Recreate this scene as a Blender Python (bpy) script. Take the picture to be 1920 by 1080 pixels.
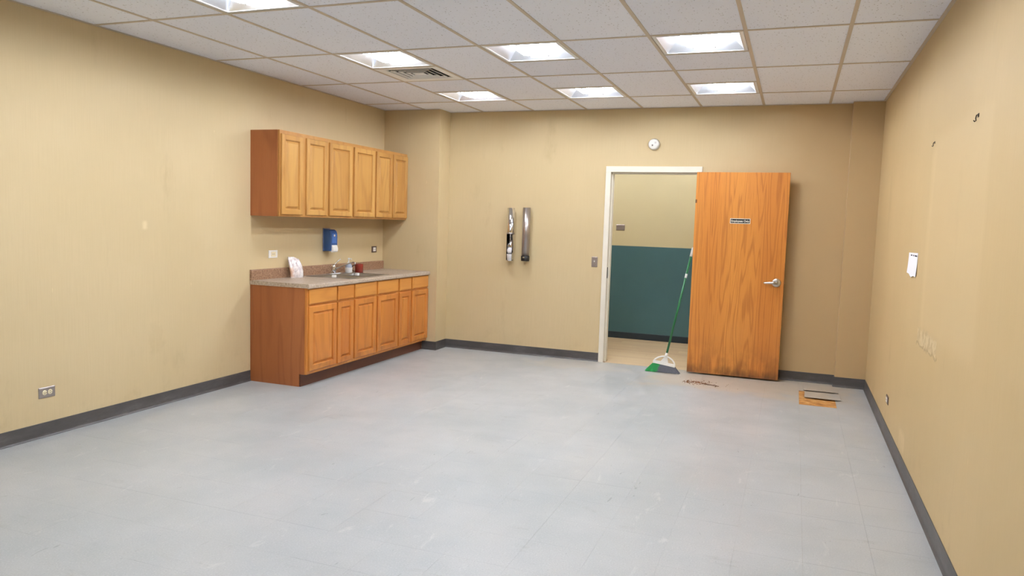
import bpy, bmesh, math, random
from mathutils import Matrix, Vector
random.seed(7)
for o in list(bpy.data.objects): bpy.data.objects.remove(o)
scene = bpy.context.scene
COL = scene.collection

# ------------------------------------------------------------------ camera, world, exposure
# X right along the back wall, Y away from the camera (back wall Y=0), Z up, floor Z=0
W, H, REAR = 5.271, 2.7515, -9.6
CAM = Vector((4.549, -8.0047, 1.5102)); PITCH, ROLL, YAW, FPX = -0.0880, -0.0320, 0.3588, 1401.2
Rm = Matrix.Rotation(YAW, 3, 'Z') @ Matrix.Rotation(PITCH, 3, 'X') @ Matrix.Rotation(ROLL, 3, 'Y')
cam = bpy.data.cameras.new('camera'); camo = bpy.data.objects.new('camera', cam); COL.objects.link(camo)
right, fwd, up = Rm.col[0], Rm.col[1], Rm.col[2]
M4 = Matrix((right, up, -fwd)).transposed().to_4x4(); M4.translation = CAM
camo.matrix_world = M4
cam.sensor_width = 36; cam.lens = FPX / 1920 * 36; cam.clip_start = .05; cam.clip_end = 60
scene.camera = camo
world = bpy.data.worlds.new('world'); scene.world = world; world.use_nodes = True
world.node_tree.nodes['Background'].inputs[0].default_value = (.6, .62, .65, 1)
world.node_tree.nodes['Background'].inputs[1].default_value = .05
vs = scene.view_settings
vs.view_transform = 'Standard'; vs.look = 'None'; vs.gamma = 1; vs.use_curve_mapping = False
vs.exposure = 0.44
LAMP = 62.0            # emission of the fluorescent tubes
LAMP_COL = (.915, .955, 1.06)

# ------------------------------------------------------------------ materials
def s2l(c):
    return tuple((v/255/12.92 if v/255 <= .04045 else ((v/255+.055)/1.055)**2.4) for v in c) + (1,)
class NT:
    def __init__(s, name):
        s.m = bpy.data.materials.new(name); s.m.use_nodes = True
        s.t = s.m.node_tree; s.b = s.t.nodes['Principled BSDF']
    def n(s, typ, **kw):
        nd = s.t.nodes.new('ShaderNode'+typ)
        for k, v in kw.items(): setattr(nd, k, v)
        return nd
    def l(s, a, b): s.t.links.new(a, b)
    def geo(s): return s.n('NewGeometry').outputs['Position']
    def obj(s): return s.n('TexCoord').outputs['Object']
    def scale(s, v, sc, loc=(0,0,0)):
        m = s.n('Mapping'); m.inputs['Scale'].default_value = sc; m.inputs['Location'].default_value = loc
        s.l(v, m.inputs['Vector']); return m.outputs[0]
    def noise(s, v, scale, detail=3, rough=.5, dist=0):
        x = s.n('TexNoise'); x.inputs['Scale'].default_value = scale; x.inputs['Detail'].default_value = detail
        x.inputs['Roughness'].default_value = rough; x.inputs['Distortion'].default_value = dist
        s.l(v, x.inputs['Vector']); return x.outputs['Fac']
    def ramp(s, f, stops):
        r = s.n('ValToRGB'); e = r.color_ramp.elements
        while len(e) < len(stops): e.new(.5)
        for el, (p, c) in zip(e, stops):
            el.position = p; el.color = c if len(c) == 4 else s2l(c)
        s.l(f, r.inputs[0]); return r.outputs[0]
    def rng(s, f, a, b, c=0, d=1):
        r = s.n('MapRange'); r.interpolation_type = 'SMOOTHSTEP'
        for i, v in zip((1,2,3,4), (a,b,c,d)): r.inputs[i].default_value = v
        s.l(f, r.inputs[0]); return r.outputs[0]
    def math(s, op, a, b=None):
        r = s.n('Math', operation=op)
        for i, v in enumerate((a, b)):
            if v is None: continue
            if isinstance(v, (int, float)): r.inputs[i].default_value = v
            else: s.l(v, r.inputs[i])
        return r.outputs[0]
    def mix(s, f, a, b, blend='MIX'):
        r = s.n('Mix', data_type='RGBA', blend_type=blend)
        for sock, v in ((r.inputs[0], f), (r.inputs[6], a), (r.inputs[7], b)):
            if isinstance(v, (int, float)): sock.default_value = v
            elif isinstance(v, tuple): sock.default_value = v if len(v) == 4 else s2l(v)
            else: s.l(v, sock)
        return r.outputs[2]
    def xyz(s, v):
        r = s.n('SeparateXYZ'); s.l(v, r.inputs[0]); return r.outputs
    def color(s, c):
        if isinstance(c, tuple): s.b.inputs['Base Color'].default_value = c if len(c) == 4 else s2l(c)
        else: s.l(c, s.b.inputs['Base Color'])
    def bump(s, f, strength=.2, dist=.002):
        r = s.n('Bump'); r.inputs['Strength'].default_value = strength; r.inputs['Distance'].default_value = dist
        s.l(f, r.inputs['Height']); s.l(r.outputs[0], s.b.inputs['Normal'])
    def set(s, rough=.5, metal=0, spec=.5, coat=0):
        s.b.inputs['Roughness'].default_value = rough; s.b.inputs['Metallic'].default_value = metal
        s.b.inputs['Specular IOR Level'].default_value = spec; s.b.inputs['Coat Weight'].default_value = coat
        return s
def plain(name, c, rough=.5, metal=0, spec=.5, var=.06, vscale=30):
    t = NT(name).set(rough, metal, spec); base = s2l(c)
    f = t.noise(t.obj(), vscale, 3)
    lo = tuple(v*(1-var) for v in base[:3])+(1,); hi = tuple(min(1, v*(1+var)) for v in base[:3])+(1,)
    t.color(t.mix(f, lo, hi)); return t.m
MAT = {}
def box_mask(t, comps, lims, soft):
    """soft-edged rectangle mask from coordinate sockets"""
    f = None
    for c, (a, b) in zip(comps, lims):
        m = t.math('MULTIPLY', t.rng(c, a-soft, a+soft), t.rng(c, b-soft, b+soft, 1, 0))
        f = m if f is None else t.math('MULTIPLY', f, m)
    return f
def wall_mat(name, c, kind=None):
    t = NT(name).set(.55, 0, .35); g = t.geo(); base = s2l(c)
    def k(m): return tuple(v*x for v, x in zip(base[:3], m))+(1,)
    f = t.noise(g, .8, 4, .55)
    col = t.mix(t.rng(f, .3, .7), k((.96,.95,.92)), k((1.03,1.03,1.04)))
    w = t.noise(t.scale(g, (60,60,1.2)), 3, 2)                       # vertical linen weave of the wall covering
    col = t.mix(t.math('MULTIPLY', t.rng(w, .35, .7), .22), col, k((.88,.86,.82)))
    sm = t.noise(t.scale(g, (1.3,1.3,.5), (3,7,1)), 2.2, 6, .65)     # scuffs and stains
    col = t.mix(t.math('MULTIPLY', t.rng(sm, .60, .78), .35), col, k((.66,.62,.55)))
    ck = t.noise(t.scale(g, (6,6,1.6)), 5, 3, .6)
    col = t.mix(t.math('MULTIPLY', t.rng(ck, .735, .76), .45), col, k((1.25,1.28,1.32)))
    x, y, z = t.xyz(g)
    if kind == 'right':
        n = t.noise(t.scale(g, (1,3,1)), 3, 4)
        yy = t.math('ADD', y, t.math('MULTIPLY', t.math('SUBTRACT', n, .5), .10))
        m = box_mask(t, (yy, z), ((-4.45,-3.08), (.97,2.06)), .05)   # paler place where a board once hung
        col = t.mix(t.math('MULTIPLY', m, .38), col, k((1.14,1.17,1.25)))
        m = box_mask(t, (yy, z), ((-3.14,-3.01), (.95,2.0)), .05)
        col = t.mix(t.math('MULTIPLY', m, .28), col, k((1.18,1.22,1.30)))
        n2 = t.noise(g, 14, 5, .7)
        zz = t.math('ADD', z, t.math('MULTIPLY', t.math('SUBTRACT', n2, .5), .10))
        m = box_mask(t, (y, zz), ((-3.62,-2.98), (.87,.965)), .012)  # torn paint patch
        pc = t.mix(t.rng(n2, .42, .58), k((.86,.86,.90)), k((1.15,1.25,1.45)))
        col = t.mix(t.math('MULTIPLY', m, .8), col, pc)
        e = t.math('MULTIPLY', box_mask(t, (y, zz), ((-3.66,-2.96), (.862,.875)), .006), .55)
        col = t.mix(e, col, k((.5,.45,.4)))
        m = box_mask(t, (yy, zz), ((-2.80,-2.55), (.12,.24)), .03)
        col = t.mix(t.math('MULTIPLY', m, .6), col, k((1.2,1.25,1.35)))
    if kind == 'back':                                                 # darker, browner tone from the doorway to the right corner
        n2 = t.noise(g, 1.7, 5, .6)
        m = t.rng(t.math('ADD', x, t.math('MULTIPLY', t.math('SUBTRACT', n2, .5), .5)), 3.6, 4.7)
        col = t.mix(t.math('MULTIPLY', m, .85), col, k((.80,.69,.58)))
    if kind == 'left':
        n2 = t.noise(g, 9, 4, .6)
        m = box_mask(t, (t.math('ADD', y, t.math('MULTIPLY', n2, .05)), z), ((-3.72,-3.69), (1.37,1.43)), .015)
        col = t.mix(t.math('MULTIPLY', m, .6), col, k((1.3,1.35,1.45)))
        m = box_mask(t, (t.math('ADD', y, t.math('MULTIPLY', n2, .3)), z), ((-3.55,-3.43), (.42,.66)), .02)
        col = t.mix(t.math('MULTIPLY', m, .08), col, k((.6,.55,.45)))
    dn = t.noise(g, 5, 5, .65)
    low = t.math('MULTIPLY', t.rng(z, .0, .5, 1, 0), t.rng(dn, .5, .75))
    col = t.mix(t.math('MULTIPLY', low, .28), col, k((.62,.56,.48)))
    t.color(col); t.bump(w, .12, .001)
    MAT[name] = t.m
WALLC = (208, 188, 147)
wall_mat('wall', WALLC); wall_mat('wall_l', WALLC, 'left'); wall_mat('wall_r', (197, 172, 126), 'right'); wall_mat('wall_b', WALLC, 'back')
MAT['hall_paint'] = plain('hall_paint', (214, 200, 158), .6, 0, .3, .03, 3)
MAT['hall_green'] = plain('hall_green', (68, 104, 108), .5, 0, .4, .06, 4)
MAT['hall_base'] = plain('hall_base', (26, 42, 52), .4)
def m_tile():
    t = NT('vinyl_tile').set(.36, 0, .45); g = t.geo()
    base = t.mix(t.rng(t.noise(g, 1.1, 4, .6), .3, .7), (168,173,173), (182,184,183))
    r = t.n('ObjectInfo').outputs['Random']
    base = t.mix(t.math('MULTIPLY', r, .06), base, (164,170,172))
    ch = t.noise(g, 130, 3, .7)
    base = t.mix(t.math('MULTIPLY', t.rng(ch, .55, .68), .35), base, (213,214,211))
    base = t.mix(t.math('MULTIPLY', t.rng(ch, .45, .33), .32), base, (138,144,144))
    st = t.noise(t.scale(g, (1,2.6,1)), 2.6, 6, .7, .4)
    base = t.mix(t.math('MULTIPLY', t.rng(st, .58, .74), .40), base, (150,152,148))
    wh = t.noise(t.scale(g, (3,1.1,1), (5,2,0)), 3.4, 5, .68, .9)
    base = t.mix(t.math('MULTIPLY', t.rng(wh, .60, .74), .34), base, (216,214,208))
    x, y, z = t.xyz(g)
    n = t.noise(g, 2.4, 5, .65); n = t.math('MULTIPLY', t.math('SUBTRACT', n, .5), 1.1)
    m = box_mask(t, (t.math('ADD', x, n), t.math('ADD', y, n)), ((3.2,5.1), (-.85,.3)), .18)   # tracked-in sand by the door
    base = t.mix(t.math('MULTIPLY', m, .55), base, (196,178,150))
    m = box_mask(t, (t.math('ADD', x, n), t.math('ADD', y, n)), ((1.9,3.0), (-.50,.3)), .15)
    base = t.mix(t.math('MULTIPLY', m, .30), base, (205,192,170))
    sc = t.noise(t.scale(g, (14,3.2,1), (1,3,0)), 2.2, 2, .5, 1.6)
    base = t.mix(t.math('MULTIPLY', t.rng(sc, .735, .76), .35), base, (96,98,96))
    t.color(base)
    t.l(t.rng(t.noise(g, 3, 4), .3, .7, .33, .46), t.b.inputs['Roughness'])
    t.bump(t.noise(g, 9, 3), .06, .004)
    MAT['tile'] = t.m
m_tile()
def m_sub():
    t = NT('subfloor').set(.75, 0, .3); g = t.geo()
    f = t.noise(t.scale(g, (1,2.2,1)), 9, 5, .65, .6)
    t.color(t.ramp(f, [(.3,(96,62,30)),(.45,(176,122,62)),(.58,(206,158,92)),(.72,(232,208,168))])); MAT['subfloor'] = t.m
m_sub()
def m_ceil():
    t = NT('ceiling_tile').set(.9, 0, .15); g = t.geo()
    r = t.n('ObjectInfo').outputs['Random']
    base = t.mix(r, (236,239,250), (243,246,255))
    v = t.n('TexVoronoi'); v.inputs['Scale'].default_value = 58; t.l(t.scale(g, (1,.6,1)), v.inputs['Vector'])
    dots = t.rng(v.outputs['Distance'], .16, .28, 1, 0)
    n = t.noise(g, 45, 2); dots = t.math('MULTIPLY', dots, t.rng(n, .45, .6))
    base = t.mix(t.math('MULTIPLY', dots, .6), base, (146,143,140))
    t.color(base); t.bump(t.noise(g, 120, 3, .7), .3, .002); MAT['ceil'] = t.m
m_ceil()
def wood(name, lo, mid, hi, axis='z', bands=9., sc=2.6, rough=.42, contrast=1., dirt=0, st=.13):
    t = NT(name).set(rough, 0, .45, .12); o = t.obj()
    r = t.n('ObjectInfo').outputs['Random']
    c = t.n('CombineXYZ'); off = t.math('MULTIPLY', r, 37.)
    for i in range(3): t.l(off, c.inputs[i])
    a = t.n('VectorMath', operation='ADD'); t.l(o, a.inputs[0]); t.l(c.outputs[0], a.inputs[1]); o2 = a.outputs[0]
    k = {'z': (1,1,st), 'y': (1,st,1), 'x': (st,1,1)}[axis]; kf = {'z': (1,1,.02), 'y': (1,.02,1), 'x': (.02,1,1)}[axis]
    f = t.noise(t.scale(o2, k), sc, 2.5, .45, .25)
    ring = t.math('FRACT', t.math('MULTIPLY', f, bands))
    ring = t.math('ABSOLUTE', t.math('SUBTRACT', t.math('MULTIPLY', ring, 2), 1))
    fine = t.noise(t.scale(o2, kf), 170, 3, .6)
    base = t.mix(t.rng(t.noise(t.scale(o2, k), 3.1, 3), .3, .7), lo, hi)
    base = t.mix(t.math('MULTIPLY', t.rng(ring, .55, 1.), .55*contrast), base, mid)
    base = t.mix(t.math('MULTIPLY', t.rng(fine, .52, .72), .5*contrast), base, mid)
    base = t.mix(t.math('MULTIPLY', r, .16), base, mid)
    if dirt:
        z = t.xyz(t.geo())[2]; n = t.noise(t.scale(t.geo(), (2,2,1)), 4, 5, .6)
        m = t.math('MULTIPLY', t.rng(z, .0, dirt, 1, 0), t.rng(n, .35, .7))
        base = t.mix(t.math('MULTIPLY', m, .55), base, (86,52,30))
        m = t.math('MULTIPLY', t.rng(z, .03, .13, 1, 0), t.rng(n, .2, .6))
        base = t.mix(t.math('MULTIPLY', m, .6), base, (62,42,30))
    t.color(base); t.bump(fine, .08, .0006)
    MAT[name] = t.m
wood('oak_door', (199,122,52), (154,85,33), (212,139,62), 'z', 7, 3.4, .38, .6, dirt=.42)
wood('oak_upper', (186,135,68), (148,96,46), (200,153,84), 'z', 7, 3.4, .38, .6)
wood('oak_upper_frame', (186,133,68), (150,96,46), (198,148,82), 'z', 6, 3, .4, .5)
wood('oak_drawer', (204,134,58), (164,96,40), (216,150,70), 'y', 7, 3.0, .38, .5)
wood('oak_frame', (198,126,58), (158,90,38), (210,142,68), 'z', 6, 3, .4, .5)
wood('oak_panel', (160,94,50), (124,66,34), (172,106,60), 'z', 8, 3.2, .45, .6)
wood('toe_wood', (92,52,32), (60,34,22), (104,62,40), 'y', 6, 3, .55, .5)
wood('slab_door', (200,126,52), (156,84,32), (213,142,62), 'z', 13, 6.5, .36, .85, dirt=.5, st=.055)
wood('plank', (216,188,148), (188,152,114), (226,202,162), 'x', 5, 2.2, .45, .6)
wood('twig_wood', (96,60,32), (70,42,22), (110,70,40), 'x', 5, 4, .8, .5)
def m_lam():
    t = NT('laminate').set(.38, 0, .45); o = t.geo()
    f = t.noise(o, 60, 5, .7); g2 = t.noise(o, 6, 4, .6)
    c = t.ramp(f, [(.3,(140,120,102)),(.46,(174,156,136)),(.6,(192,176,156)),(.75,(214,203,187))])
    c = t.mix(t.math('MULTIPLY', t.rng(g2, .4, .7), .35), c, (196,188,178)); t.color(c); MAT['laminate'] = t.m
m_lam()
def m_lam2():
    t = NT('laminate_splash').set(.4, 0, .45); o = t.geo()
    f = t.noise(o, 60, 5, .7)
    t.color(t.ramp(f, [(.3,(104,76,56)),(.46,(142,108,82)),(.6,(164,131,104)),(.75,(190,161,135))])); MAT['splash'] = t.m
m_lam2()
def m_base():
    t = NT('cove_rubber').set(.42, 0, .45); g = t.geo()
    f = t.noise(t.scale(g, (1,1,3)), 5, 5, .65)
    c = t.ramp(f, [(.3,(68,66,64)),(.55,(80,77,75)),(.75,(98,95,92))]); t.color(c); MAT['rubber'] = t.m
m_base()
MAT['tbar'] = plain('grid_paint', (200,187,170), .5, 0, .4, .03)
MAT['white_enamel'] = plain('white_enamel', (243,243,241), .35, 0, .4, .01)
MAT['reflector'] = plain('reflector_aluminium', (226,228,232), .38, 1, .5, .02)
MAT['frame_paint'] = plain('frame_paint', (236,230,214), .4, 0, .45, .04, 8)
MAT['white_plastic'] = plain('white_plastic', (240,238,232), .4, 0, .5, .02)
MAT['ivory'] = plain('ivory_plastic', (238,226,190), .4, 0, .5, .02)
MAT['steel'] = plain('brushed_steel', (176,168,164), .32, .9, .5, .06, 60)
MAT['grey_plate'] = plain('grey_plate', (150,138,132), .4, .55, .5, .04)
MAT['brown_plate'] = plain('brown_plate', (92,74,66), .45, 0, .5, .04)
MAT['nickel'] = plain('satin_nickel', (200,196,188), .28, 1, .5, .03)
MAT['chrome'] = plain('chrome', (226,226,228), .09, 1, .5, .01)
MAT['sink_steel'] = plain('sink_steel', (176,174,170), .3, .95, .5, .08, 20)
MAT['black'] = plain('black_plastic', (26,25,25), .4, 0, .5, .05)
MAT['dark'] = plain('dark_slot', (22,20,20), .7, 0, .3, .05)
MAT['duct'] = plain('duct_dark', (30,30,44), .7, 0, .3, .05)
MAT['blue'] = plain('blue_plastic', (48,88,146), .2, 0, .6, .08, 12)
MAT['blue_win'] = plain('blue_window', (64,116,196), .12, 0, .6, .08, 20)
MAT['blue_grey'] = plain('blue_grey_back', (120,128,160), .35)
MAT['red_mug'] = plain('mug_glaze', (134,44,32), .25, 0, .5, .08, 15)
MAT['mug_dark'] = plain('mug_dark', (52,26,22), .3, 0, .5, .05)
MAT['paper'] = plain('paper', (240,239,240), .8, 0, .2, .01)
MAT['ink'] = plain('ink', (40,40,60), .8, 0, .2, .01)
MAT['green_pole'] = plain('green_pole', (24,104,58), .3, 0, .5, .05)
MAT['bristle_g'] = plain('green_bristle', (30,150,72), .5, 0, .4, .3, 160)
MAT['bristle_d'] = plain('grey_bristle', (96,98,106), .55, 0, .4, .35, 160)
MAT['crumb'] = plain('crumb', (112,72,40), .9, 0, .2, .3, 80)
MAT['hook'] = plain('dark_metal', (52,44,36), .5, .6, .5, .05)
MAT['clear_soap'] = plain('soap_label', (150,158,170), .2, 0, .5, .35, 60)
MAT['sign_white'] = plain('sign_white', (238,232,216), .5)
def m_bag():
    t = NT('plastic_bag').set(.18, 0, .6); o = t.obj()
    x, y, z = t.xyz(o)
    n = t.noise(o, 22, 4, .6, .8)
    c = t.ramp(n, [(.3,(186,172,172)),(.5,(226,216,212)),(.7,(248,246,242))])
    nn = t.math('MULTIPLY', t.math('SUBTRACT', n, .5), .05)
    m = box_mask(t, (t.math('ADD', y, nn), t.math('ADD', z, nn)), ((-.09,-.035), (.01,.10)), .012)
    c = t.mix(t.math('MULTIPLY', m, .7), c, (206,150,104)); t.color(c)
    t.b.inputs['Coat Weight'].default_value = .5; MAT['bag'] = t.m
m_bag()
def m_lamp():
    m = bpy.data.materials.new('tube_glow'); m.use_nodes = True; t = m.node_tree; t.nodes.clear()
    e = t.nodes.new('ShaderNodeEmission'); e.inputs[0].default_value = LAMP_COL+(1,); e.inputs[1].default_value = LAMP
    o = t.nodes.new('ShaderNodeOutputMaterial'); t.links.new(e.outputs[0], o.inputs[0]); MAT['lamp'] = m
m_lamp()

# ------------------------------------------------------------------ mesh helpers
class MB:
    def __init__(s): s.v = []; s.f = []; s.sm = []
    def add(s, vs_, fs, smooth=False):
        b = len(s.v); s.v += [tuple(v) for v in vs_]
        for f in fs: s.f.append(tuple(i+b for i in f)); s.sm.append(smooth)
        return s
    def box(s, a, b, bev=0, seg=1):
        if bev:
            bm = bmesh.new(); bmesh.ops.create_cube(bm, size=1)
            for v in bm.verts: v.co = Vector([(a[i]+b[i])/2 + v.co[i]*(b[i]-a[i]) for i in range(3)])
            bmesh.ops.bevel(bm, geom=bm.edges[:], offset=bev, segments=seg, affect='EDGES', profile=.5)
            bm.verts.index_update()
            s.add([v.co[:] for v in bm.verts], [[v.index for v in f.verts] for f in bm.faces]); bm.free(); return s
        v = [(x,y,z) for x in (a[0],b[0]) for y in (a[1],b[1]) for z in (a[2],b[2])]
        return s.add(v, [(0,1,3,2),(4,6,7,5),(0,4,5,1),(2,3,7,6),(0,2,6,4),(1,5,7,3)])
    def tube(s, path, r, n=12, caps=True, smooth=True):
        path = [Vector(p) for p in path]; rs = r if isinstance(r, (list,tuple)) else [r]*len(path)
        rings = []; prev = None
        for i, p in enumerate(path):
            t = (path[min(i+1,len(path)-1)] - path[max(i-1,0)]).normalized()
            if prev is None:
                u = t.orthogonal().normalized()
            else: u = (prev - t*prev.dot(t)).normalized()
            prev = u; w = t.cross(u)
            rings.append([p + (u*math.cos(2*math.pi*k/n) + w*math.sin(2*math.pi*k/n))*rs[i] for k in range(n)])
        vs_ = [v for rg in rings for v in rg]; fs = []
        for i in range(len(rings)-1):
            for k in range(n): fs.append((i*n+k, i*n+(k+1)%n, (i+1)*n+(k+1)%n, (i+1)*n+k))
        s.add(vs_, fs, smooth)
        if caps:
            s.add(rings[0], [tuple(reversed(range(n)))]); s.add(rings[-1], [tuple(range(n))])
        return s
    def lathe(s, prof, n=24, c=(0,0,0), axis='z', smooth=True, a0=0, a1=2*math.pi):
        full = abs(a1-a0-2*math.pi) < 1e-6; m = n if full else n+1; vs_ = []
        for r, h in prof:
            for k in range(m):
                a = a0+(a1-a0)*k/n; x, y = r*math.cos(a), r*math.sin(a)
                p = {'z': (x,y,h), 'y': (x,h,y), 'x': (h,x,y)}[axis]
                vs_.append(tuple(p[i]+c[i] for i in range(3)))
        fs = []
        for i in range(len(prof)-1):
            for k in range(n):
                k2 = (k+1) % m if full else k+1
                fs.append((i*m+k, i*m+k2, (i+1)*m+k2, (i+1)*m+k))
        return s.add(vs_, fs, smooth)
    def prism(s, poly, ax, a, b):
        """poly: 2-D outline in the two other axes, swept along axis ax from a to b"""
        n = len(poly); vs_ = []
        for t in (a, b):
            for p, q in poly:
                vs_.append({'x': (t,p,q), 'y': (p,t,q), 'z': (p,q,t)}[ax])
        fs = [tuple(range(n)), tuple(reversed(range(n,2*n)))]
        for i in range(n): j = (i+1) % n; fs.append((i, i+n, j+n, j))
        return s.add(vs_, fs)
    def rings(s, w, h, prof, fill0=False, fill1=True, orient='x', org=(0,0,0)):
        """concentric rectangles; prof = [(inset, depth)]. orient x: rectangle in Y,Z with depth along +X; z: in X,Y with depth along Z"""
        vs_ = []
        for it in prof:
            ins, d = it[0], it[1]; iny = it[2] if len(it) > 2 else ins
            for p, q in ((ins,iny),(w-ins,iny),(w-ins,h-iny),(ins,h-iny)):
                t = {'x': (d,p,q), 'z': (p,q,d)}[orient]; vs_.append(tuple(t[i]+org[i] for i in range(3)))
        fs = []
        for i in range(len(prof)-1):
            for k in range(4): fs.append((i*4+k, i*4+(k+1)%4, (i+1)*4+(k+1)%4, (i+1)*4+k))
        if fill0: fs.append((3,2,1,0))
        if fill1: b = (len(prof)-1)*4; fs.append((b,b+1,b+2,b+3))
        return s.add(vs_, fs)
    def plate(s, us, vs2, holes, a, b, ax='z'):
        """slab with rectangular holes: us, vs2 are cut lines, holes a set of (i,j) cells, a..b the thickness along ax"""
        def P(u, v, t): return {'z': (u,v,t), 'y': (u,t,v), 'x': (t,u,v)}[ax]
        solid = lambda i, j: 0 <= i < len(us)-1 and 0 <= j < len(vs2)-1 and (i,j) not in holes
        for i in range(len(us)-1):
            for j in range(len(vs2)-1):
                if not solid(i,j): continue
                u0,u1,v0,v1 = us[i],us[i+1],vs2[j],vs2[j+1]
                for t in (a,b): s.add([P(u0,v0,t),P(u1,v0,t),P(u1,v1,t),P(u0,v1,t)], [(0,1,2,3)])
                for di,dj,e in ((-1,0,((u0,v0),(u0,v1))),(1,0,((u1,v0),(u1,v1))),(0,-1,((u0,v0),(u1,v0))),(0,1,((u0,v1),(u1,v1)))):
                    if not solid(i+di,j+dj): s.add([P(*e[0],a),P(*e[1],a),P(*e[1],b),P(*e[0],b)], [(0,1,2,3)])
        return s
    def mesh(s, name, mat):
        me = bpy.data.meshes.new(name); me.from_pydata(s.v, [], s.f)
        me.polygons.foreach_set('use_smooth', s.sm)
        bm = bmesh.new(); bm.from_mesh(me); bmesh.ops.remove_doubles(bm, verts=bm.verts[:], dist=1e-5)
        bmesh.ops.recalc_face_normals(bm, faces=bm.faces[:]); bm.to_mesh(me); bm.free()
        me.materials.append(MAT[mat] if isinstance(mat, str) else mat); return me
    def build(s, name, mat, parent=None, loc=(0,0,0), rot=(0,0,0)):
        return put(name, s.mesh(name, mat), parent, loc, rot)
def put(name, me, parent=None, loc=(0,0,0), rot=(0,0,0)):
    o = bpy.data.objects.new(name, me); COL.objects.link(o); o.location = loc; o.rotation_euler = rot; o.parent = parent; return o
def tag(o, label=None, cat=None, group=None, kind=None):
    if label: o['label'] = label
    if cat: o['category'] = cat
    if group: o['group'] = group
    if kind: o['kind'] = kind
    return o
def thing(name, label, cat, loc=(0,0,0), rot=(0,0,0), group=None):
    return tag(put(name, None, None, loc, rot), label, cat, group)
def struct(o, label=None, cat=None): return tag(o, label, cat, kind='structure')
def copy_tree(o, parent=None):
    c = o.copy(); COL.objects.link(c); c.parent = parent
    for ch in list(o.children): copy_tree(ch, c)
    return c

# ------------------------------------------------------------------ room shell
CHX, CHY = .7172, -.272           # chase in the left corner
CLX, CLY = 4.996, -.10            # shallow column in the right corner
DX0, DX1, DH = 2.595, 3.613, 2.1437   # outer edges of the door frame
T = .14
ZT = H+.30
struct(MB().box((-T,REAR,-.1),(0,T,ZT)).build('wall_left','wall_l'), 'long tan painted wall behind the oak cabinets', 'wall')
struct(MB().box((W,REAR,-.1),(W+T,T,ZT)).build('wall_right','wall_r'), 'tan wall on the right with torn paint and two small hooks', 'wall')
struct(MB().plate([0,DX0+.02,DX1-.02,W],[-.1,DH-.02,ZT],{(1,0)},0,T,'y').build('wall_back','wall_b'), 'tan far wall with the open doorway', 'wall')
struct(MB().box((-T,REAR-T,-.1),(W+T,REAR,ZT)).build('wall_front','wall'), 'tan wall behind the viewer', 'wall')
struct(MB().box((0,CHY,-.02),(CHX,0,ZT),).build('wall_chase','wall'), 'tan boxed corner beside the far end of the cabinets', 'wall')
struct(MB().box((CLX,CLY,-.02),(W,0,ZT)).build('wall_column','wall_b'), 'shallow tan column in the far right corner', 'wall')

# floor: subfloor with twelve-inch vinyl tiles, two of them missing
floor = struct(MB().box((0,REAR,-.1),(W,.0,-.0035)).build('floor','subfloor'), 'grey vinyl tile floor with a missing patch by the right corner', 'floor')
TS = .3048; GX, GY = 4.672, -1.077; HOLE = [(0,0),(0,1)]
def in_view(p, m=20):
    d = Rm.transposed() @ (Vector(p)-CAM)
    if d.y <= .1: return False
    u, v = 960+FPX*d.x/d.y, 540-FPX*d.z/d.y
    return -m <= u <= 1920+m and -m <= v <= 1080+m
tile_me = {}; rest = MB(); cand = []
for i in range(-17, 4):
    for j in range(-32, 6):
        x0, x1 = max(0,GX+i*TS), min(W,GX+(i+1)*TS); y0, y1 = max(REAR,GY+j*TS), min(0,GY+(j+1)*TS)
        if x1-x0 < .01 or y1-y0 < .01 or (i,j) in HOLE: continue
        if x1 <= CHX and y0 >= CHY-.05: continue
        if x1 < .45 and y0 > -2.45: continue            # under the base cabinets
        seen = any(in_view((x,y,0)) for x in (x0,x1) for y in (y0,y1))
        c = Vector(((x0+x1)/2,(y0+y1)/2,0)); cand.append((not seen, (c-CAM).length, x0,x1,y0,y1))
cand.sort()
for n, (hid, d, x0,x1,y0,y1) in enumerate(cand):
    g = .0002 if (x0+x1)/2 < 4.0 else .00045
    w, l = x1-x0-2*g, y1-y0-2*g
    if hid or n >= 300:
        rest.box((x0+g,y0+g,-.0034),(x1-g,y1-g,0)); continue
    key = (round(w,3), round(l,3))
    if key not in tile_me: tile_me[key] = MB().box((-w/2,-l/2,-.0034),(w/2,l/2,0)).mesh('floor_tile','tile')
    dz = random.uniform(-.0001,.0001)
    put('floor_tile', tile_me[key], floor, ((x0+x1)/2,(y0+y1)/2,dz), (random.uniform(-1,1)*.0003, random.uniform(-1,1)*.0003, 0))
tag(rest.build('floor_tile_field','tile',floor), kind='stuff')

# ceiling: deck, grid, panels
GRX, GRY, SX, SY = .5232, -.7206, .6096, 1.1395
ceil = struct(MB().box((-T,REAR-T,ZT),(W+T,T,ZT+.1)).build('ceiling','ceil'), 'suspended ceiling of pitted white panels in a metal grid', 'ceiling')
xs = [0]+[GRX+i*SX for i in range(8)]+[W]
ys = [0]+[GRY-k*SY for k in range(8)]+[REAR]           # going towards the viewer
LX = {2, 4, 6}                                         # panel columns that hold lights
def half_of(k):                                        # which half of row k holds the lights; rows are ys[k]..ys[k+1]
    return {1:'far', 2:'near', 4:'far', 5:'near'}.get(k)
panel_me = {}
def panel(x0,x1,y0,y1):
    g = .004; w, l = x1-x0-2*g, y1-y0-2*g; key = (round(w,3), round(l,3))
    if key not in panel_me: panel_me[key] = MB().box((-w/2,-l/2,0),(w/2,l/2,.016),.0015).mesh('ceiling_panel','ceil')
    put('ceiling_panel', panel_me[key], ceil, ((x0+x1)/2,(y0+y1)/2,H+.004), (random.uniform(-1,1)*.001,random.uniform(-1,1)*.0006,0))
light_cells, cross = [], []
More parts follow.
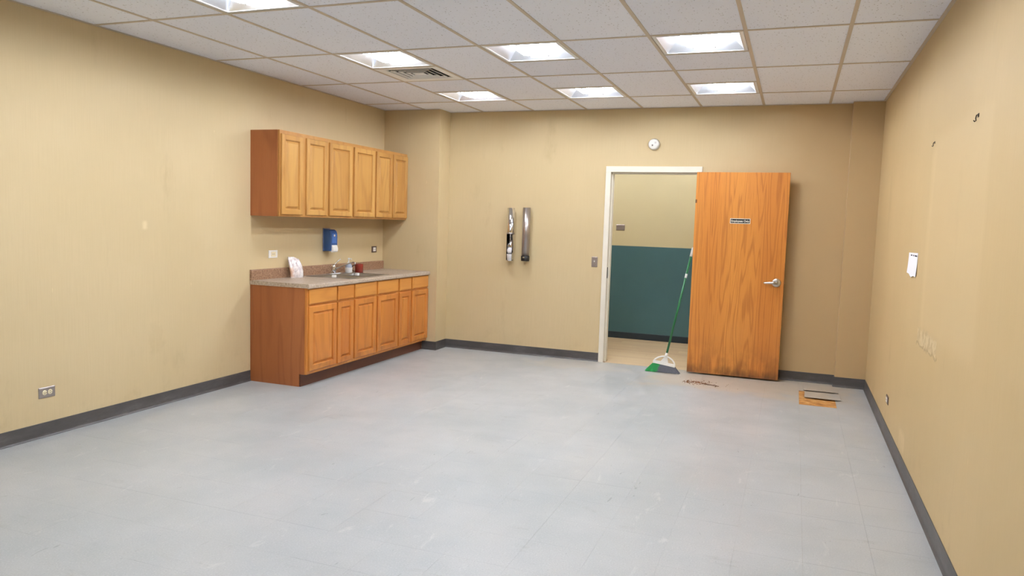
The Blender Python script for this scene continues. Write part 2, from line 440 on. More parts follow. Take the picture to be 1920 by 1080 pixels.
for k in range(len(ys)-1):
    y1, y0 = ys[k], ys[k+1]
    if k: cross.append((0, W, y1))
    for c in range(len(xs)-1):
        x0, x1 = xs[c], xs[c+1]; hf = half_of(k)
        if c in LX and hf:
            ym = (y0+y1)/2; cross.append((x0, x1, ym))
            lc, pc = ((ym,y1),(y0,ym)) if hf == 'far' else ((y0,ym),(ym,y1))
            light_cells.append((x0,x1,lc[0],lc[1],k,c))
            if not (k == 2 and c == 2): panel(x0,x1,pc[0],pc[1])
            else: VENT = (x0,x1,pc[0],pc[1])
        else: panel(x0,x1,y0,y1)
runner_me = MB().box((-.012,REAR,0),(.012,0,.004)).box((-.001,REAR,.004),(.001,0,.035)).mesh('grid_runner','tbar')
for x in xs[1:-1]: put('grid_runner', runner_me, ceil, (x,0,H))
for x0, x1, y in cross:
    MB().box((x0+.0121,y-.012,H+.0004),(x1-.0121,y+.012,H+.0036)).box((x0+.012,y-.001,H+.004),(x1-.012,y+.001,H+.03)).build('grid_cross_tee','tbar',ceil)
for a, b in (((0,REAR,H-.002),(.022,CHY,H+.002)), ((W-.022,REAR,H-.002),(W,CLY,H+.002)), ((CHX,-.022,H-.002),(CLX,0,H+.002)),
             ((0,CHY-.022,H-.002),(CHX,CHY,H+.002)), ((CLX,CLY-.022,H-.002),(W,CLY,H+.002)), ((0,REAR,H-.002),(W,REAR+.022,H+.002))):
    MB().box(a,b).build('wall_angle','tbar',ceil)

# baseboards: rubber cove
BH = .098
def cove(name, segs):
    prof = [(0,0),(.014,0),(.013,.003),(.0065,.012),(.004,.022),(.004,BH-.002),(.003,BH),(0,BH)]
    m = MB()
    for side, at, a, b in segs:
        if side == 'L': m.prism([(at+p, z) for p, z in prof], 'y', a, b)
        elif side == 'R': m.prism([(at-p, z) for p, z in prof], 'y', a, b)
        else: m.prism([(at-p, z) for p, z in prof], 'x', a, b)
    return m.build(name, 'rubber')
struct(cove('baseboard_left', [('L',0,REAR,-2.570)]), 'dark grey rubber cove base along the left wall', 'baseboard')
struct(cove('baseboard_right', [('R',W,REAR,CLY)]), 'dark grey rubber cove base along the right wall', 'baseboard')
struct(cove('baseboard_chase', [('B',CHY,.545,CHX+.014),('L',CHX,CHY,0)]), 'dark grey rubber base round the boxed corner', 'baseboard')
struct(cove('baseboard_back', [('B',0,CHX,DX0-.002)]), 'dark grey rubber base left of the doorway', 'baseboard')
struct(cove('baseboard_back', [('B',0,DX1+.002,CLX)]), 'dark grey rubber base behind the open door', 'baseboard')
struct(cove('baseboard_column', [('R',CLX,CLY,0),('B',CLY,CLX-.014,W)]), 'dark grey rubber base on the corner column', 'baseboard')

# door frame and door
trim = struct(put('trim_1', None), 'off-white metal door frame of the open doorway', 'door frame')
FW = .056
for s, xo, FW, st_ in ((1,DX0,.056,.016),(-1,DX1,.036,.012)):
    m = MB(); a, b = sorted((xo, xo+s*FW)); m.box((a,-.016,0),(b,T+.016,DH-.0621),.002)
    a, b = sorted((xo+s*FW, xo+s*(FW+st_))); m.box((a,.035,0),(b,.105,DH-.0785),.002); m.build('jamb','frame_paint',trim)
FW = .062
MB().box((DX0,-.016,DH-FW),(DX1,T+.016,DH),.002).box((DX0+FW,.035,DH-FW-.016),(DX1-.036,.105,DH-FW),.002).build('head','frame_paint',trim)
FW = .056
MB().box((DX0+FW-.001,-.004,.93),(DX0+FW+.0015,.026,1.05)).build('strike_plate','dark',trim)
LD, RD, YF = 3.577, 4.474, -.150
door = MB().box((0,0,.015),(RD-LD,.044,2.0775),.0015).build('door_1','slab_door',None,(LD,YF,0))
struct(door, 'flat oak veneer door standing wide open against the far wall', 'door')
hx, hz = 4.405-LD, .992
hd = MB().lathe([(0,0),(.043,0),(.043,-.006),(.038,-.010),(.028,-.013),(0,-.013)], 28, (hx,0,hz), 'y').build('door_handle','nickel',door)
MB().lathe([(0,-.012),(.015,-.012),(.0135,-.045),(.016,-.052),(.016,-.066),(0,-.068)], 18, (hx,0,hz), 'y').tube([(hx,-.058,hz),(hx-.03,-.060,hz+.001),(hx-.07,-.058,hz-.001),(hx-.108,-.050,hz-.004),(hx-.118,-.044,hz-.005)],[.014,.0135,.012,.010,.007],12).build('lever','nickel',hd)
MB().box((RD-LD-.0005,.010,hz-.028),(RD-LD+.0015,.034,hz+.028)).box((RD-LD,.016,hz-.008),(RD-LD+.010,.028,hz+.008),.002).build('latch','nickel',door)
for z in (.24,1.05,1.86):
    MB().tube([(.012,.062,z-.05),(.012,.062,z+.05)],.007,10).box((.006,.0442,z-.045),(.018,.134,z+.045)).build('hinge','nickel',door)
MB().box((-.001,-.002,1.765),(.014,.003,1.80),.0012).build('chipped_edge','twig_wood',door)
door.children[-1].data.materials[0] = MAT['plank']
# sign on the door
sx0, sx1, sz0, sz1 = 3.927, 4.123, 1.566, 1.619
sg = thing('door_sign', 'small black sign reading Employees Only on the oak door', 'sign', (sx0, YF, sz0))
sw, sh = sx1-sx0, sz1-sz0
MB().box((0,-.002,0),(sw,0,sh)).build('border','sign_white',sg)
MB().box((.006,-.0032,.006),(sw-.006,-.002,sh-.006)).build('plate','black',sg)
cu = bpy.data.curves.new('lettering','FONT'); cu.body = 'Employees Only'; cu.size = .0285; cu.align_x = 'CENTER'; cu.align_y = 'CENTER'; cu.offset = .0007; cu.extrude = .0004
to = bpy.data.objects.new('lettering_curve', cu); COL.objects.link(to); bpy.context.view_layer.update()
tm = bpy.data.meshes.new_from_object(to.evaluated_get(bpy.context.evaluated_depsgraph_get())); bpy.data.objects.remove(to)
wd = max(v.co.x for v in tm.vertices)-min(v.co.x for v in tm.vertices)
for v in tm.vertices: v.co.x *= (sw-.022)/wd
tm.materials.clear(); tm.materials.append(MAT['sign_white'])
put('lettering', tm, sg, (sw/2,-.0038,sh/2-.001), (math.pi/2,0,0))

# hallway beyond the doorway
HY = 1.86; HX0, HX1 = .6, 4.9
hw = struct(MB().box((HX0-T,HY,-.1),(HX1+T,HY+T,ZT)).build('wall_hall','hall_paint'), 'beige hallway wall seen through the doorway', 'wall')
MB().box((HX0,HY-.004,.085),(HX1,HY,1.243)).build('wainscot','hall_green',hw)
struct(MB().box((HX0-T,T,-.1),(HX0,HY,ZT)).build('wall_hall_left','hall_paint'), 'hallway end wall left of the doorway', 'wall')
struct(MB().box((HX1,T,-.1),(HX1+T,HY,ZT)).build('wall_hall_right','hall_paint'), 'hallway end wall right of the doorway', 'wall')
struct(MB().box((HX0,HY-.012,0),(HX1,HY-.004,.086),.002).build('baseboard_hall','hall_base'), 'dark teal hallway base below the green wainscot', 'baseboard')
hf = struct(MB().box((HX0,0,-.1),(HX1,HY,-.006)).build('floor_hall','subfloor'), 'wood plank hallway floor', 'floor')
y = .0; pr = .15; k = 0
while y < HY-.02:
    y1 = min(HY-.005, y+pr)
    x = 1.0 + (k*.47) % 1.1; edges = [HX0]
    while x < HX1-.2: edges.append(x); x += 1.22
    edges.append(HX1)
    if y < T: edges = [DX0+FW+.017, DX1-.049]
    for a, b in zip(edges, edges[1:]):
        MB().box((-(b-a)/2+.0008,0,-.0045),((b-a)/2-.0008,y1-y-.0016,.001)).build('plank','plank',hf,((a+b)/2,y,0))
    y = y1; k += 1
struct(MB().box((HX0,T,ZT),(HX1,HY,ZT+.08)).plate([HX0,1.605,2.195,3.005,3.595,HX1],[T,.71,1.26,HY],{(1,1),(3,1)},H,H+.02,'z').build('ceiling_hall','ceil'), 'white hallway ceiling', 'ceiling')

# ------------------------------------------------------------------ ceiling lights
def make_light():
    r = put('ceiling_light', None)
    w, l = SX-.030, SY/2-.030
    MB().rings(w,l,[(0,0),(0,.003),(.020,.003),(.026,0)],fill1=False,orient='z',org=(-w/2,-l/2,0)).build('trim_frame','white_enamel',r)
    MB().rings(w,l,[(.020,.001),(.024,.002),(.105,.085,.075),(.135,.100,.10)],fill1=False,orient='z',org=(-w/2,-l/2,0)).build('reflector','reflector',r)
    MB().rings(w,l,[(.135,.100,.10),(.17,.105,.13)],orient='z',org=(-w/2,-l/2,0)).build('top_plate','white_enamel',r)
    for sx in (-.075,.075):
        R_ = .040; pts = [(sx-R_,-.19,.036)]
        pts += [(sx-R_+R_*(1-math.cos(a)), .15+R_*math.sin(a), .036) for a in [i*math.pi/8 for i in range(9)]]
        pts += [(sx+R_,-.19,.036)]
        tb = MB().tube(pts,.0125,10).build('lamp_tube','lamp',r)
        MB().box((sx-R_-.016,-.21,.020),(sx+R_+.016,-.19,.085),.002).build('lamp_holder','white_plastic',tb)
        MB().tube([(sx,.17,.100),(sx,.17,.022),(sx,.186,.014),(sx,.204,.022)],.003,6).build('lamp_clip','steel',tb)
    return r
rowname = {1:'in the row nearest the far wall', 2:'in the second row from far wall', 4:'in the third row from far wall',
           5:'in the fourth row from far wall', 7:'in the fifth row from far wall', 8:'in the row behind the viewer'}
colname = {2:'on the cabinet side', 4:'in the middle', 6:'nearest the right wall'}
proto = make_light(); first = True
for x0,x1,y0,y1,k,c in light_cells:
    o = proto if first else copy_tree(proto); first = False
    o.location = ((x0+x1)/2,(y0+y1)/2,H+.0005)
    tag(o, 'lit square troffer light '+colname[c]+' '+rowname[k], 'ceiling light', 'recessed square troffer lights')
for hx_, lab in ((1.9,'added unseen square light in the hallway ceiling left of the doorway'),(3.3,'added unseen square light in the hallway ceiling behind the open door')):
    o = copy_tree(proto); o.location = (hx_,.985,H+.0005); tag(o, lab, 'ceiling light', 'recessed square troffer lights')  # fixture copies added out of view to brighten the hallway

# ceiling vent
x0,x1,y0,y1 = VENT; w, l = x1-x0-.026, y1-y0-.026
vt = thing('ceiling_vent', 'square white air diffuser with stepped louvers beside a lit troffer', 'air vent', ((x0+x1)/2,(y0+y1)/2,H+.0005))
org = (-w/2,-l/2,0)
MB().rings(w,l,[(0,.004),(0,0),(.055,0),(.070,.004),(.072,.012)],fill1=False,orient='z',org=org).build('frame','white_enamel',vt)
MB().rings(w,l,[(.060,.012),(.060,.14)],fill1=True,orient='z',org=org).build('duct','duct',vt)
for i in range(3):
    a = .100+i*.048
    MB().rings(w,l,[(a,.002),(a+.010,.013),(a+.013,.012),(a+.005,.0),(a,.002)],fill1=False,orient='z',org=org).build('louver','white_enamel',vt)
MB().rings(w,l,[(.238,.006),(.244,.002)],fill1=True,orient='z',org=org).build('centre_plate','white_enamel',vt)

# ------------------------------------------------------------------ cabinets
def ring_door(name, parent, y0, y1, z0, z1, x, mat='oak_door', stile=.050):
    w, h = y1-y0, z1-z0
    d = MB().rings(w,h,[(stile+.006,0),(.0,0),(0,.0145),(.005,.019),(stile-.002,.019),(stile+.002,.016),(stile+.006,.004),(stile+.006,0)],fill1=False,orient='x').build(name,mat,parent,(x,y0,z0))
    s = stile+.006
    MB().rings(w,h,[(s,.001),(s,.003),(s+.005,.003),(s+.020,.0150),(s+.022,.0165)],fill0=True,orient='x').build('raised_panel',mat,d)
    return d
def drawer(parent, y0, y1, z0, z1, x):
    w, h = y1-y0, z1-z0
    return MB().rings(w,h,[(0,0),(0,.012),(.004,.016),(.010,.019)],fill0=True,orient='x').build('drawer_front','oak_drawer',parent,(x,y0,z0))
CT = .914; CTH = .036; BT = CT-CTH; FX = .602
YA, YB, YC, YD = -2.567, -1.832, -.966, -.274
base_units = [
 (YA,YB,[(-2.546,-2.128),(-2.106,-1.846)],'oak base cabinet at the near end with a dark end panel'),
 (YB,YC,[(-1.817,-1.432),(-1.393,-.985)],'oak base cabinet under the sink'),
 (YC,YD,[(-.946,-.694),(-.661,-.284)],'oak base cabinet at the far end by the corner')]
for ui, (a, b, ds, lab) in enumerate(base_units):
    c = thing('base_cabinet', lab, 'cabinet', (0,a,0), group='oak base cabinets')
    L = b-a; m = MB()
    m.box((.006,.0006,.0),(.530,.016,.11)).box((.006,.0006,.11),(FX-.02,.016,BT-.001)).box((.006,L-.016,0),(.530,L-.0006,.11)).box((.006,L-.016,.11),(FX-.02,L-.0006,BT-.001))
    m.box((.006,.016,.11),(FX-.02,L-.016,.126)).box((.006,.016,.126),(.012,L-.016,BT-.001)); m.build('carcass','oak_panel',c)
    cuts = [0]+sum([[p-a+.012,q-a-.012] for p, q in ds],[])+[L]
    cuts[0] = .0006; cuts[-1] = L-.0006
    MB().plate(cuts,[.113,.150,.700,.752,.845,BT-.001],{(1,1),(3,1),(1,3),(3,3)},FX-.019,FX,'x').build('face_frame','oak_frame',c)
    MB().box((.5305,.0006,0),(.542,L-.0006,.1125)).build('toe_kick','toe_wood',c)
    for p, q in ds:
        ring_door('cabinet_door', c, p-a, q-a, .140, .715, FX+.0008, stile=.052 if q-p > .3 else .048)
        drawer(c, p-a, q-a, .735, .866, FX+.0008)
    if ui == 0:
        MB().prism([(.003,0),(.530,0),(.530,.113),(FX-.0195,.113),(FX-.0195,BT-.001),(.003,BT-.001)],'y',-.006,.0004).build('end_panel','oak_panel',c)
U0, U1, UX = 1.4948, 2.2466, .307
upper_units = [
 (YA,-1.848,[(-2.552,-2.252),(-2.193,-1.870)],'oak wall cabinet at the near end with a dark side panel'),
 (-1.848,-.984,[(-1.827,-1.440),(-1.396,-1.005)],'oak wall cabinet in the middle above the sink'),
 (-.984,YD,[(-.965,-.628),(-.606,-.286)],'oak wall cabinet at the far end by the corner')]
for ui, (a, b, ds, lab) in enumerate(upper_units):
    c = thing('wall_cabinet', lab, 'cabinet', (0,a,U0), group='oak wall cabinets')
    L = b-a; h = U1-U0; e = .0006
    m = MB().box((.001,e,0),(UX-.0195,.016,h)).box((.001,L-.016,0),(UX-.0195,L-e,h)).box((.001,.016,.014),(UX-.0195,L-.016,.030)).box((.001,.016,h-.016),(UX-.0195,L-.016,h)).box((.001,.016,.03),(.007,L-.016,h-.016))
    m.build('carcass','oak_panel',c)
    cuts = [e]+sum([[p-a+.012,q-a-.012] for p, q in ds],[])+[L-e]
    MB().plate(cuts,[0,.040,h-.045,h],{(1,1),(3,1)},UX-.019,UX,'x').build('face_frame','oak_upper_frame',c)
    for p, q in ds: ring_door('cabinet_door', c, p-a, q-a, .018, .720, UX+.0008, 'oak_upper', stile=.046)
    if ui == 0: MB().box((.001,-.005,0),(UX-.0195,.0004,h)).build('end_panel','oak_panel',c)

# worktop with backsplash
SK = (.075,.575,-1.850,-1.105)       # sink outline x0,x1,y0,y1
wt = thing('worktop', 'speckled beige laminate worktop with backsplash on the oak base cabinets', 'worktop', (0,0,0))
g = .018
MB().plate([.001,SK[0]+g,SK[1]-g,.622],[YA-.012,SK[2]+g,SK[3]-g,YD],{(1,1)},BT,CT,'z').build('slab','laminate',wt)
MB().prism([(.622,BT-.004),(.630,BT-.004),(.636,BT+.004),(.636,CT-.012),(.632,CT-.004),(.622,CT)],'y',YA-.012,YD).build('front_edge','laminate',wt)
MB().prism([(.001,CT),(.019,CT),(.019,CT+.085),(.015,CT+.093),(.001,CT+.095)],'y',YA-.012,YD).build('backsplash','splash',wt)
# sink
sk = thing('sink', 'double bowl stainless steel sink set into the laminate worktop', 'sink', (0,0,CT))
ym = (SK[2]+SK[3])/2
bx0, bx1 = SK[0]+.085, SK[1]-.030; b1 = (SK[2]+.035, ym-.018); b2 = (ym+.018, SK[3]-.035)
MB().plate([SK[0],bx0,bx1,SK[1]],[SK[2],b1[0],b1[1],b2[0],b2[1],SK[3]],{(1,1),(1,3)},.0006,.0045,'z').build('rim','sink_steel',sk)
for q in (b1, b2):
    bw = MB().rings(bx1-bx0,q[1]-q[0],[(-.001,.0046),(.004,.0),(.010,-.02),(.022,-.14),(.04,-.155)],orient='z',org=(bx0,q[0],0)).build('bowl','sink_steel',sk)
    MB().lathe([(0,-.153),(.035,-.153),(.042,-.1505),(.045,-.1545)],20,((bx0+bx1)/2,sum(q)/2,0)).build('drain','chrome',bw)
# faucet
fz = CT+.0045
fc = thing('faucet', 'chrome single lever faucet on the back of the sink', 'faucet', (.118,-1.449,fz))
MB().prism([(-.022,-.10),(.022,-.10),(.026,-.085),(.026,.085),(.022,.10),(-.022,.10),(-.026,.085),(-.026,-.085)],'z',0,.010).build('deck_plate','chrome',fc)
MB().lathe([(0,.008),(.026,.008),(.025,.05),(.023,.065),(.025,.075),(.022,.088),(.012,.097),(0,.099)],20).build('body','chrome',fc)
MB().tube([(.0,0,.090),(.010,.012,.102),(.030,.035,.130),(.042,.048,.148),(.048,.054,.150)],[.007,.006,.0045,.0045,.007],10).build('lever','chrome',fc)
MB().tube([(.015,0,.048),(.06,.006,.070),(.13,.014,.100),(.19,.02,.124),(.225,.024,.130),(.240,.025,.124),(.243,.025,.108)],[.009,.0065,.006,.006,.006,.0075,.008],12).build('spout','chrome',fc)
# soap pump bottle, mug, small blocks, bag
sb = thing('soap_bottle', 'white pump soap bottle behind the sink', 'bottle', (.128,-1.184,fz))
MB().lathe([(0,0),(.034,0),(.037,.004),(.039,.05),(.0395,.056)],22).build('lower_body','white_plastic',sb)
MB().lathe([(.0393,.056),(.036,.062),(.031,.085),(.026,.094),(.014,.098),(0,.098)],22).build('upper_body','clear_soap',sb)
MB().lathe([(0,.097),(.015,.097),(.015,.112),(.006,.113),(.006,.138),(.010,.139),(.010,.156),(0,.157)],16).tube([(0,0,.148),(.03,.0,.147),(.036,0,.142)],.0045,8).build('pump','white_plastic',sb)
mg = thing('mug', 'dark red ceramic mug beside the soap bottle', 'mug', (.170,-1.048,CT))
MB().lathe([(0,.0005),(.040,.0005),(.043,.004),(.0445,.09),(.0435,.093),(.041,.092),(.0395,.01),(0,.008)],28).build('cup','red_mug',mg)
MB().tube([(-.025,-.034,.078),(-.040,-.045,.080),(-.053,-.056,.062),(-.053,-.056,.036),(-.041,-.046,.016),(-.027,-.034,.014)],.0058,10).build('handle','mug_dark',mg)
tag(MB().box((-.02,-.016,0),(.02,.016,.026),.006,2).build('white_block','white_plastic',None,(.385,-1.832,fz),(0,0,.3)), 'small white block on the near rim of the sink', 'block', 'white blocks on the sink')
tag(MB().box((-.018,-.015,0),(.018,.015,.028),.006,2).build('white_block','white_plastic',None,(.42,ym,fz),(0,0,-.15)), 'small white block on the divider between the sink bowls', 'block', 'white blocks on the sink')
def bag():
    m = MB(); nu, nv = 14, 18; hw, hh = .064, .195; rnd = random.Random(3); vv = []; ff = []
    for side in (1,-1):
        b = len(vv)
        for j in range(nv+1):
            t = j/nv
            for i in range(nu+1):
                u = i/nu*2-1
                wv = hw*(1+.06*math.sin(t*3)-.10*max(0,t-.7)/.3)
                th = .018*(1-u*u)**.4*max(0,math.sin(math.pi*min(1,t*.93+.05)))**.6*(1.25-.6*t)
                cr = (rnd.uniform(-1,1)*.0035+.003*math.sin(9*u+7*t)) if 0 < i < nu and 0 < j < nv else 0
                yy = u*wv + .004*math.sin(5*t) ; xx = side*th+cr*side - .070*t + .012*math.sin(t*math.pi)
                vv.append((xx, yy, .001+t*hh*(1-.12*max(0,u)*t)))
        for j in range(nv):
            for i in range(nu):
                k = b+j*(nu+1)+i; ff.append((k,k+1,k+nu+2,k+nu+1))
    m.add(vv, ff, True); return m.build('plastic_bag','bag',None,(.120,-2.060,CT),(0,0,-.5))
tag(bag(), 'crumpled clear plastic bag leaning on the backsplash', 'bag')

# ------------------------------------------------------------------ wall fittings
ds = thing('soap_dispenser', 'blue plastic soap dispenser with white push lever above the sink', 'soap dispenser', (0,-1.4775,1.148))
MB().box((0,0,.0),(.010,.124,.236),.003).build('back_plate','blue_grey',ds)
prof = [(.010,.006),(.092,.006),(.098,.012),(.100,.150),(.096,.188),(.084,.212),(.062,.226),(.010,.230)]
MB().prism(prof,'y',.004,.120).build('cover','blue',ds)
for v in ds.children[-1].data.polygons: v.use_smooth = False
MB().box((.0985,.022,.085),(.1025,.102,.185),.002).build('window','blue_win',ds)
MB().lathe([(0,.0035),(.010,.0035),(.012,0)],16,(.1015,.062,.165),'x').build('badge','white_plastic',ds)
MB().prism([(.062,.004),(.080,.004),(.084,.058),(.100,.066),(.108,.060),(.118,.030),(.116,.006),(.108,-.006),(.096,-.008),(.090,.0),(.078,-.001)],'y',.018,.106).build('push_lever','white_plastic',ds)

def plate(name, label, loc, rotz, w, h, mat, kind, inner='ivory'):
    """cover plate in local X,Z facing -Y; kind: duplex, single, switch, blank"""
    o = thing(name, label, 'outlet' if kind in ('duplex','single') else ('switch' if kind == 'switch' else 'wall plate'), loc, (0,0,rotz))
    MB().rings(w,h,[(0,0),(0,.004),(.005,.0065)],fill0=True,orient='x').build('cover_plate',mat,o,(-w/2,0,-h/2),(0,0,-math.pi/2))
    if kind == 'duplex':
        for s in (-1,1):
            cx = s*.0195
            r = MB().lathe([(.0165,-.006),(.0165,-.0085),(.015,-.0095),(0,-.0095)],18,(cx,0,0),'y').build('receptacle',inner,o)
            for q in (-.006,.006): MB().box((cx-.005,-.0102,q-.0014),(cx+.004,-.0094,q+.0014)).build('slot','dark',r)
            MB().box((cx+.008,-.0102,-.002),(cx+.012,-.0094,.002)).build('slot','dark',r)
        MB().lathe([(.003,-.0062),(.003,-.0078),(0,-.0078)],10,(0,0,0),'y').build('screw','dark',o)
    elif kind == 'single':
        r = MB().box((-w*.26,-.0095,-h*.30),(w*.26,-.006,h*.30),.0015).build('receptacle',inner,o)
        for s in (-1,1): MB().box((s*.010-.004,-.0102,-.004),(s*.010+.004,-.0092,.004)).build('slot','grey_plate',r)
    elif kind == 'switch':
        MB().box((-.005,-.016,-.003),(.005,-.006,.016),.002).build('toggle','white_plastic',o)
        for s in (-1,1): MB().lathe([(.0035,-.0062),(.0035,-.0078),(0,-.0078)],10,(0,0,s*.030),'y').build('screw','steel',o)
    return o
LW, RW = math.pi/2, -math.pi/2         # plates on the left wall face +X, on the right wall -X
plate('wall_outlet','steel outlet plate low on the left wall',(0,-4.544,.297),LW,.116,.070,'steel','duplex')
plate('wall_outlet','white outlet plate above the near end of the worktop',(0,-2.262,1.141),LW,.125,.072,'white_plastic','single','ivory')
plate('wall_outlet','brown outlet plate above the worktop beside the corner',(0,-.467,1.145),LW,.105,.072,'brown_plate','single','white_plastic')
plate('wall_outlet','dark rimmed outlet low on the right wall',(W,-1.858,.277),RW,.120,.060,'brown_plate','single','white_plastic')
plate('light_switch','steel switch plate left of the doorway',(2.506,0,1.103),0,.066,.112,'grey_plate','switch')
plate('wall_plate','blank grey plate on the hallway wall',(2.367,HY,1.484),0,.115,.078,'grey_plate','blank')
sd = thing('smoke_detector','round white smoke detector above the doorway','smoke detector',(3.100,0,2.374))
MB().lathe([(0,0),(.060,0),(.061,-.012),(.058,-.024)],32,axis='y').build('base','white_plastic',sd)
MB().lathe([(.056,-.024),(.055,-.030),(.046,-.040),(.020,-.043),(0,-.043)],32,axis='y').build('cap','white_plastic',sd)
MB().lathe([(.008,-.0425),(.008,-.0445),(0,-.0445)],14,(-.012,0,-.012),'y').build('test_button','grey_plate',sd)
for k in range(3): MB().box((.012+.006*k,-.0432,.004),(.0145+.006*k,-.0425,.024)).build('slot','grey_plate',sd)

# cup dispensers
ca = thing('cup_dispenser','chrome cup dispenser with open front and white cups inside','cup dispenser',(1.530,-.058,0), group='tube cup dispensers')
r0 = .043; F0 = -math.pi/2
MB().lathe([(r0,1.385),(r0,1.668),(r0-.002,1.668),(r0-.002,1.385)],36).build('upper_tube','chrome',ca)
op = 1.12
MB().lathe([(r0-.0005,1.075),(r0-.0005,1.385),(r0-.0025,1.385),(r0-.0025,1.075),(r0-.0005,1.075)],30,a0=F0+op-.25,a1=F0-op-.25+2*math.pi).build('open_tube','chrome',ca)
MB().lathe([(r0-.002,1.375),(r0+.0025,1.375),(r0+.0025,1.390),(r0-.002,1.390)],36).build('ring','steel',ca)
MB().lathe([(0,1.070),(r0,1.070),(r0,1.078),(0,1.078)],30).build('bottom','chrome',ca)
for z in (1.20,1.60): MB().box((-.012,.040,z-.015),(.012,.058,z+.015)).build('bracket','steel',ca)
cb = thing('cup_dispenser','brushed steel cup dispenser with black bottom collar','cup dispenser',(1.716,-.058,0), group='tube cup dispensers')
MB().lathe([(0,1.130),(r0,1.130),(r0,1.676),(r0-.002,1.676),(r0-.002,1.14)],36).build('tube','steel',cb)
MB().lathe([(0,1.076),(.044,1.076),(.048,1.080),(.048,1.130),(.044,1.134),(.030,1.134)],36).build('collar','black',cb)
MB().box((-.014,-.0495,1.112),(.008,-.0465,1.124)).build('badge','chrome',cb)
for z in (1.20,1.60): MB().box((-.012,.042,z-.015),(.012,.058,z+.015)).build('bracket','steel',cb)
cp = MB().lathe([(0,0),(.032,0),(.036,.066),(.037,.069),(.035,.069),(.031,.003),(0,.003)],26).mesh('paper_cup','paper')
tag(put('paper_cup',cp,None,(1.530,-.058,1.079)),'white paper cup standing at the bottom of the open dispenser','cup','white cups in the dispenser')
cp2 = MB().lathe([(0,-.0335),(.018,-.030),(.030,-.018),(.0345,0),(.030,.018),(.018,.030),(0,.0335)],26).mesh('paper_cup','paper')
tag(put('paper_cup',cp2,None,(1.530,-.062,1.186)),'rounded white cup on top of the other inside the dispenser','cup','white cups in the dispenser')

# paper notice and hooks on the right wall
pn = MB()
n = 8; pts = []
for j in range(n+1):
    t = j/n
    for i in range(5):
        u = i/4; zb = .010*u + (.016 if i == 2 else 0)*(1-t)
        pts.append((-.0015-.006*(1-t)*(1-t), -u*.385, (1.258-zb-1.25)*(1-t)+t*(.142+.006*u)))
fs = [(j*5+i, j*5+i+1, (j+1)*5+i+1, (j+1)*5+i) for j in range(n) for i in range(4)]
pn.add(pts, fs); k0 = len(pts); pn.add([(x+.0008,y,z) for x,y,z in pts], [tuple(reversed(f)) for f in fs])
pa = thing('paper_notice','torn white paper notice taped to the right wall','paper',(W,-2.388,1.25))
pn.build('sheet','paper',pa)
for (y, wz) in ((-.10,.05),(-.20,.03),(-.27,.09)): MB().box((-.0031,y-wz,.124),(-.0024,y,.132)).build('handwriting','ink',pa)
for y, z, sz, lab in ((-4.166,2.04,.62,'larger dark metal hook high on the right wall'),(-3.063,2.042,.5,'smaller dark metal hook on the right wall nearer the far corner')):
    hk = thing('wall_hook', lab, 'hook', (W,y,z), group='hooks on the right wall')
    MB().box((-.003,-.016*sz,-.010*sz),(0,.016*sz,.018*sz),.001).build('back_plate','hook',hk)
    MB().tube([(-.002,0,.008*sz),(-.014*sz,-.002,.004*sz),(-.018*sz,-.003,-.016*sz),(-.016*sz,-.004,-.034*sz),(-.024*sz,-.006,-.042*sz),(-.032*sz,-.006,-.032*sz)],.0042*sz,8).build('hook_arm','hook',hk)

# ------------------------------------------------------------------ broom
br = thing('broom','green and grey angled broom with white head leaning in the doorway','broom',(3.345,-.235,0))
def bristles(a0,a1,n,seed):
    """a0..a1 along the head (0 left, 1 right)"""
    m = MB(); rnd = random.Random(seed)
    for _ in range(n):
        t = rnd.uniform(a0,a1); d = rnd.uniform(-1,1)
        top = Vector((-.098+.215*t, .015*d, .100-.030*max(0,t-.1)))
        bot = Vector((-.178+.350*t**.93+rnd.uniform(-.008,.008), .034*d+rnd.uniform(-.006,.006)-.005, rnd.uniform(.0005,.007)))
        mid = top.lerp(bot,.55)+Vector((rnd.uniform(-.003,.003),rnd.uniform(-.003,.003),0)); w = .0021
        m.add([top+Vector((-w,0,0)),top+Vector((w,0,0)),mid+Vector((-w,0,0)),mid+Vector((w,0,0)),bot+Vector((-w,0,0)),bot+Vector((w,0,0)),
               top+Vector((0,w,0)),mid+Vector((0,w,0)),bot+Vector((0,w,0))],[(0,1,3,2),(2,3,5,4),(0,2,7,6),(2,4,8,7),(1,6,7,3),(3,7,8,5)])
    return m
tag(bristles(.0,.32,620,1).build('green_bristles','bristle_g',br), kind='stuff')
tag(bristles(.29,1.,1100,2).build('grey_bristles','bristle_d',br), kind='stuff')
m = MB(); N = 14                       # white head: curved band with an arch over it
for j in range(N):
    t0, t1 = j/N, (j+1)/N
    f = lambda t: (-.104+.227*t, .108-.032*max(0,t-.1), .098-.032*max(0,t-.1))
    (xa,za,ba),(xb,zb,bb) = f(t0), f(t1)
    m.add([(xa,-.022,ba-.006),(xb,-.022,bb-.006),(xb,-.020,zb+.010),(xa,-.020,za+.010),(xa,.022,ba-.006),(xb,.022,bb-.006),(xb,.020,zb+.010),(xa,.020,za+.010)],
          [(0,1,2,3),(5,4,7,6),(3,2,6,7),(0,4,5,1)]+([(0,3,7,4)] if j == 0 else [])+([(1,5,6,2)] if j == N-1 else []))
arch = [(-.100,.112),(-.085,.132),(-.055,.152),(-.015,.165),(.022,.170),(.058,.160),(.090,.138),(.112,.110),(.120,.085)]
m.tube([(x,0,z) for x, z in arch],[.008]*9,8)
m.prism([(-.03,.112),(.05,.100),(.040,.168),(.012,.168)],'y',-.006,.006)
m.build('head','white_plastic',br)
p0 = Vector((.024,.0,.160)); p1 = Vector((3.550-3.345,.070+.235,1.302)); d = (p1-p0).normalized()
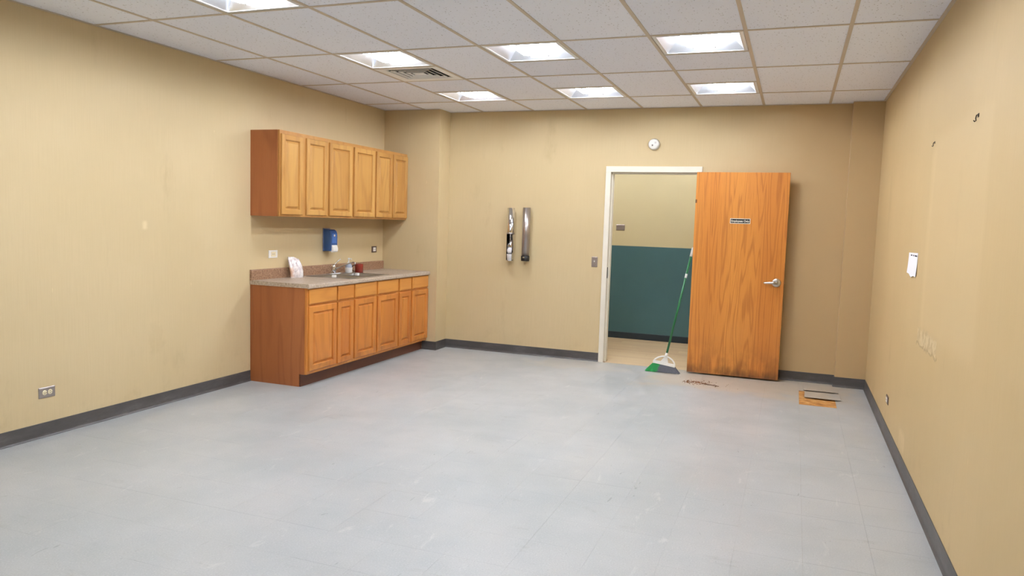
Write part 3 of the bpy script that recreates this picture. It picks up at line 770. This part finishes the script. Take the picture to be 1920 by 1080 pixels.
MB().tube([p0,p0+d*.045],[.017,.014],14).build('socket','white_plastic',br)
pl = MB().tube([p0+d*.03,p1-d*.09],.0115,14).build('pole','green_pole',br)
MB().tube([p0+d*.86,p0+d*.905],.0122,14).build('sticker','white_plastic',pl)
MB().tube([p1-d*.10,p1-d*.012,p1],[.0135,.0135,.007],14).build('end_grip','white_plastic',br)

# ------------------------------------------------------------------ loose tiles, sweepings
tl = MB().box((-TS/2,-TS/2,0),(TS/2,TS/2,.0034),.0004)
tag(tl.build('loose_tile','tile',None,(4.864,-.312,.0048),(-.028,.002,.01)), 'loose grey floor tile lying against the cove base behind the hole', 'floor tile', 'loose floor tiles')
tag(tl.build('loose_tile','tile',None,(4.872,-.642,.0045),(-.030,.0,-.02)), 'loose grey floor tile lying half over the hole in the floor', 'floor tile', 'loose floor tiles')
m = MB(); rnd = random.Random(11)
def chip(m, x, y, s):
    a = rnd.uniform(0,math.pi); l, w, h = s*rnd.uniform(.6,1.8), s*rnd.uniform(.3,.7), s*rnd.uniform(.25,.6)
    c_, s_ = math.cos(a), math.sin(a); vv = []
    for z, k in ((.0003,1),(h,.6)):
        for p, q in ((-l,-w),(l,-w),(l,w),(-l,w)): vv.append((x+k*(p*c_-q*s_), y+k*(p*s_+q*c_), z))
    m.add(vv, [(0,1,5,4),(1,2,6,5),(2,3,7,6),(3,0,4,7),(4,5,6,7),(3,2,1,0)])
for _ in range(170):
    t = abs(rnd.gauss(0,.5)); chip(m, 3.62+.24*min(t,1.3)+rnd.gauss(0,.012), -.60+rnd.gauss(0,.045)+.0*t, rnd.uniform(.003,.008))
for _ in range(26): chip(m, rnd.uniform(3.5,4.25), rnd.uniform(-.85,-.35), rnd.uniform(.0025,.006))
tag(m.build('sweepings','crumb'), 'scattered brown crumbs swept together on the floor before the open door', 'debris', kind='stuff')
tag(MB().tube([(3.79,-.625,.004),(3.84,-.655,.006),(3.90,-.665,.005),(3.955,-.690,.004)],[.004,.0038,.0032,.002],7).build('twig','twig_wood'), 'thin dark twig lying among the sweepings', 'twig')
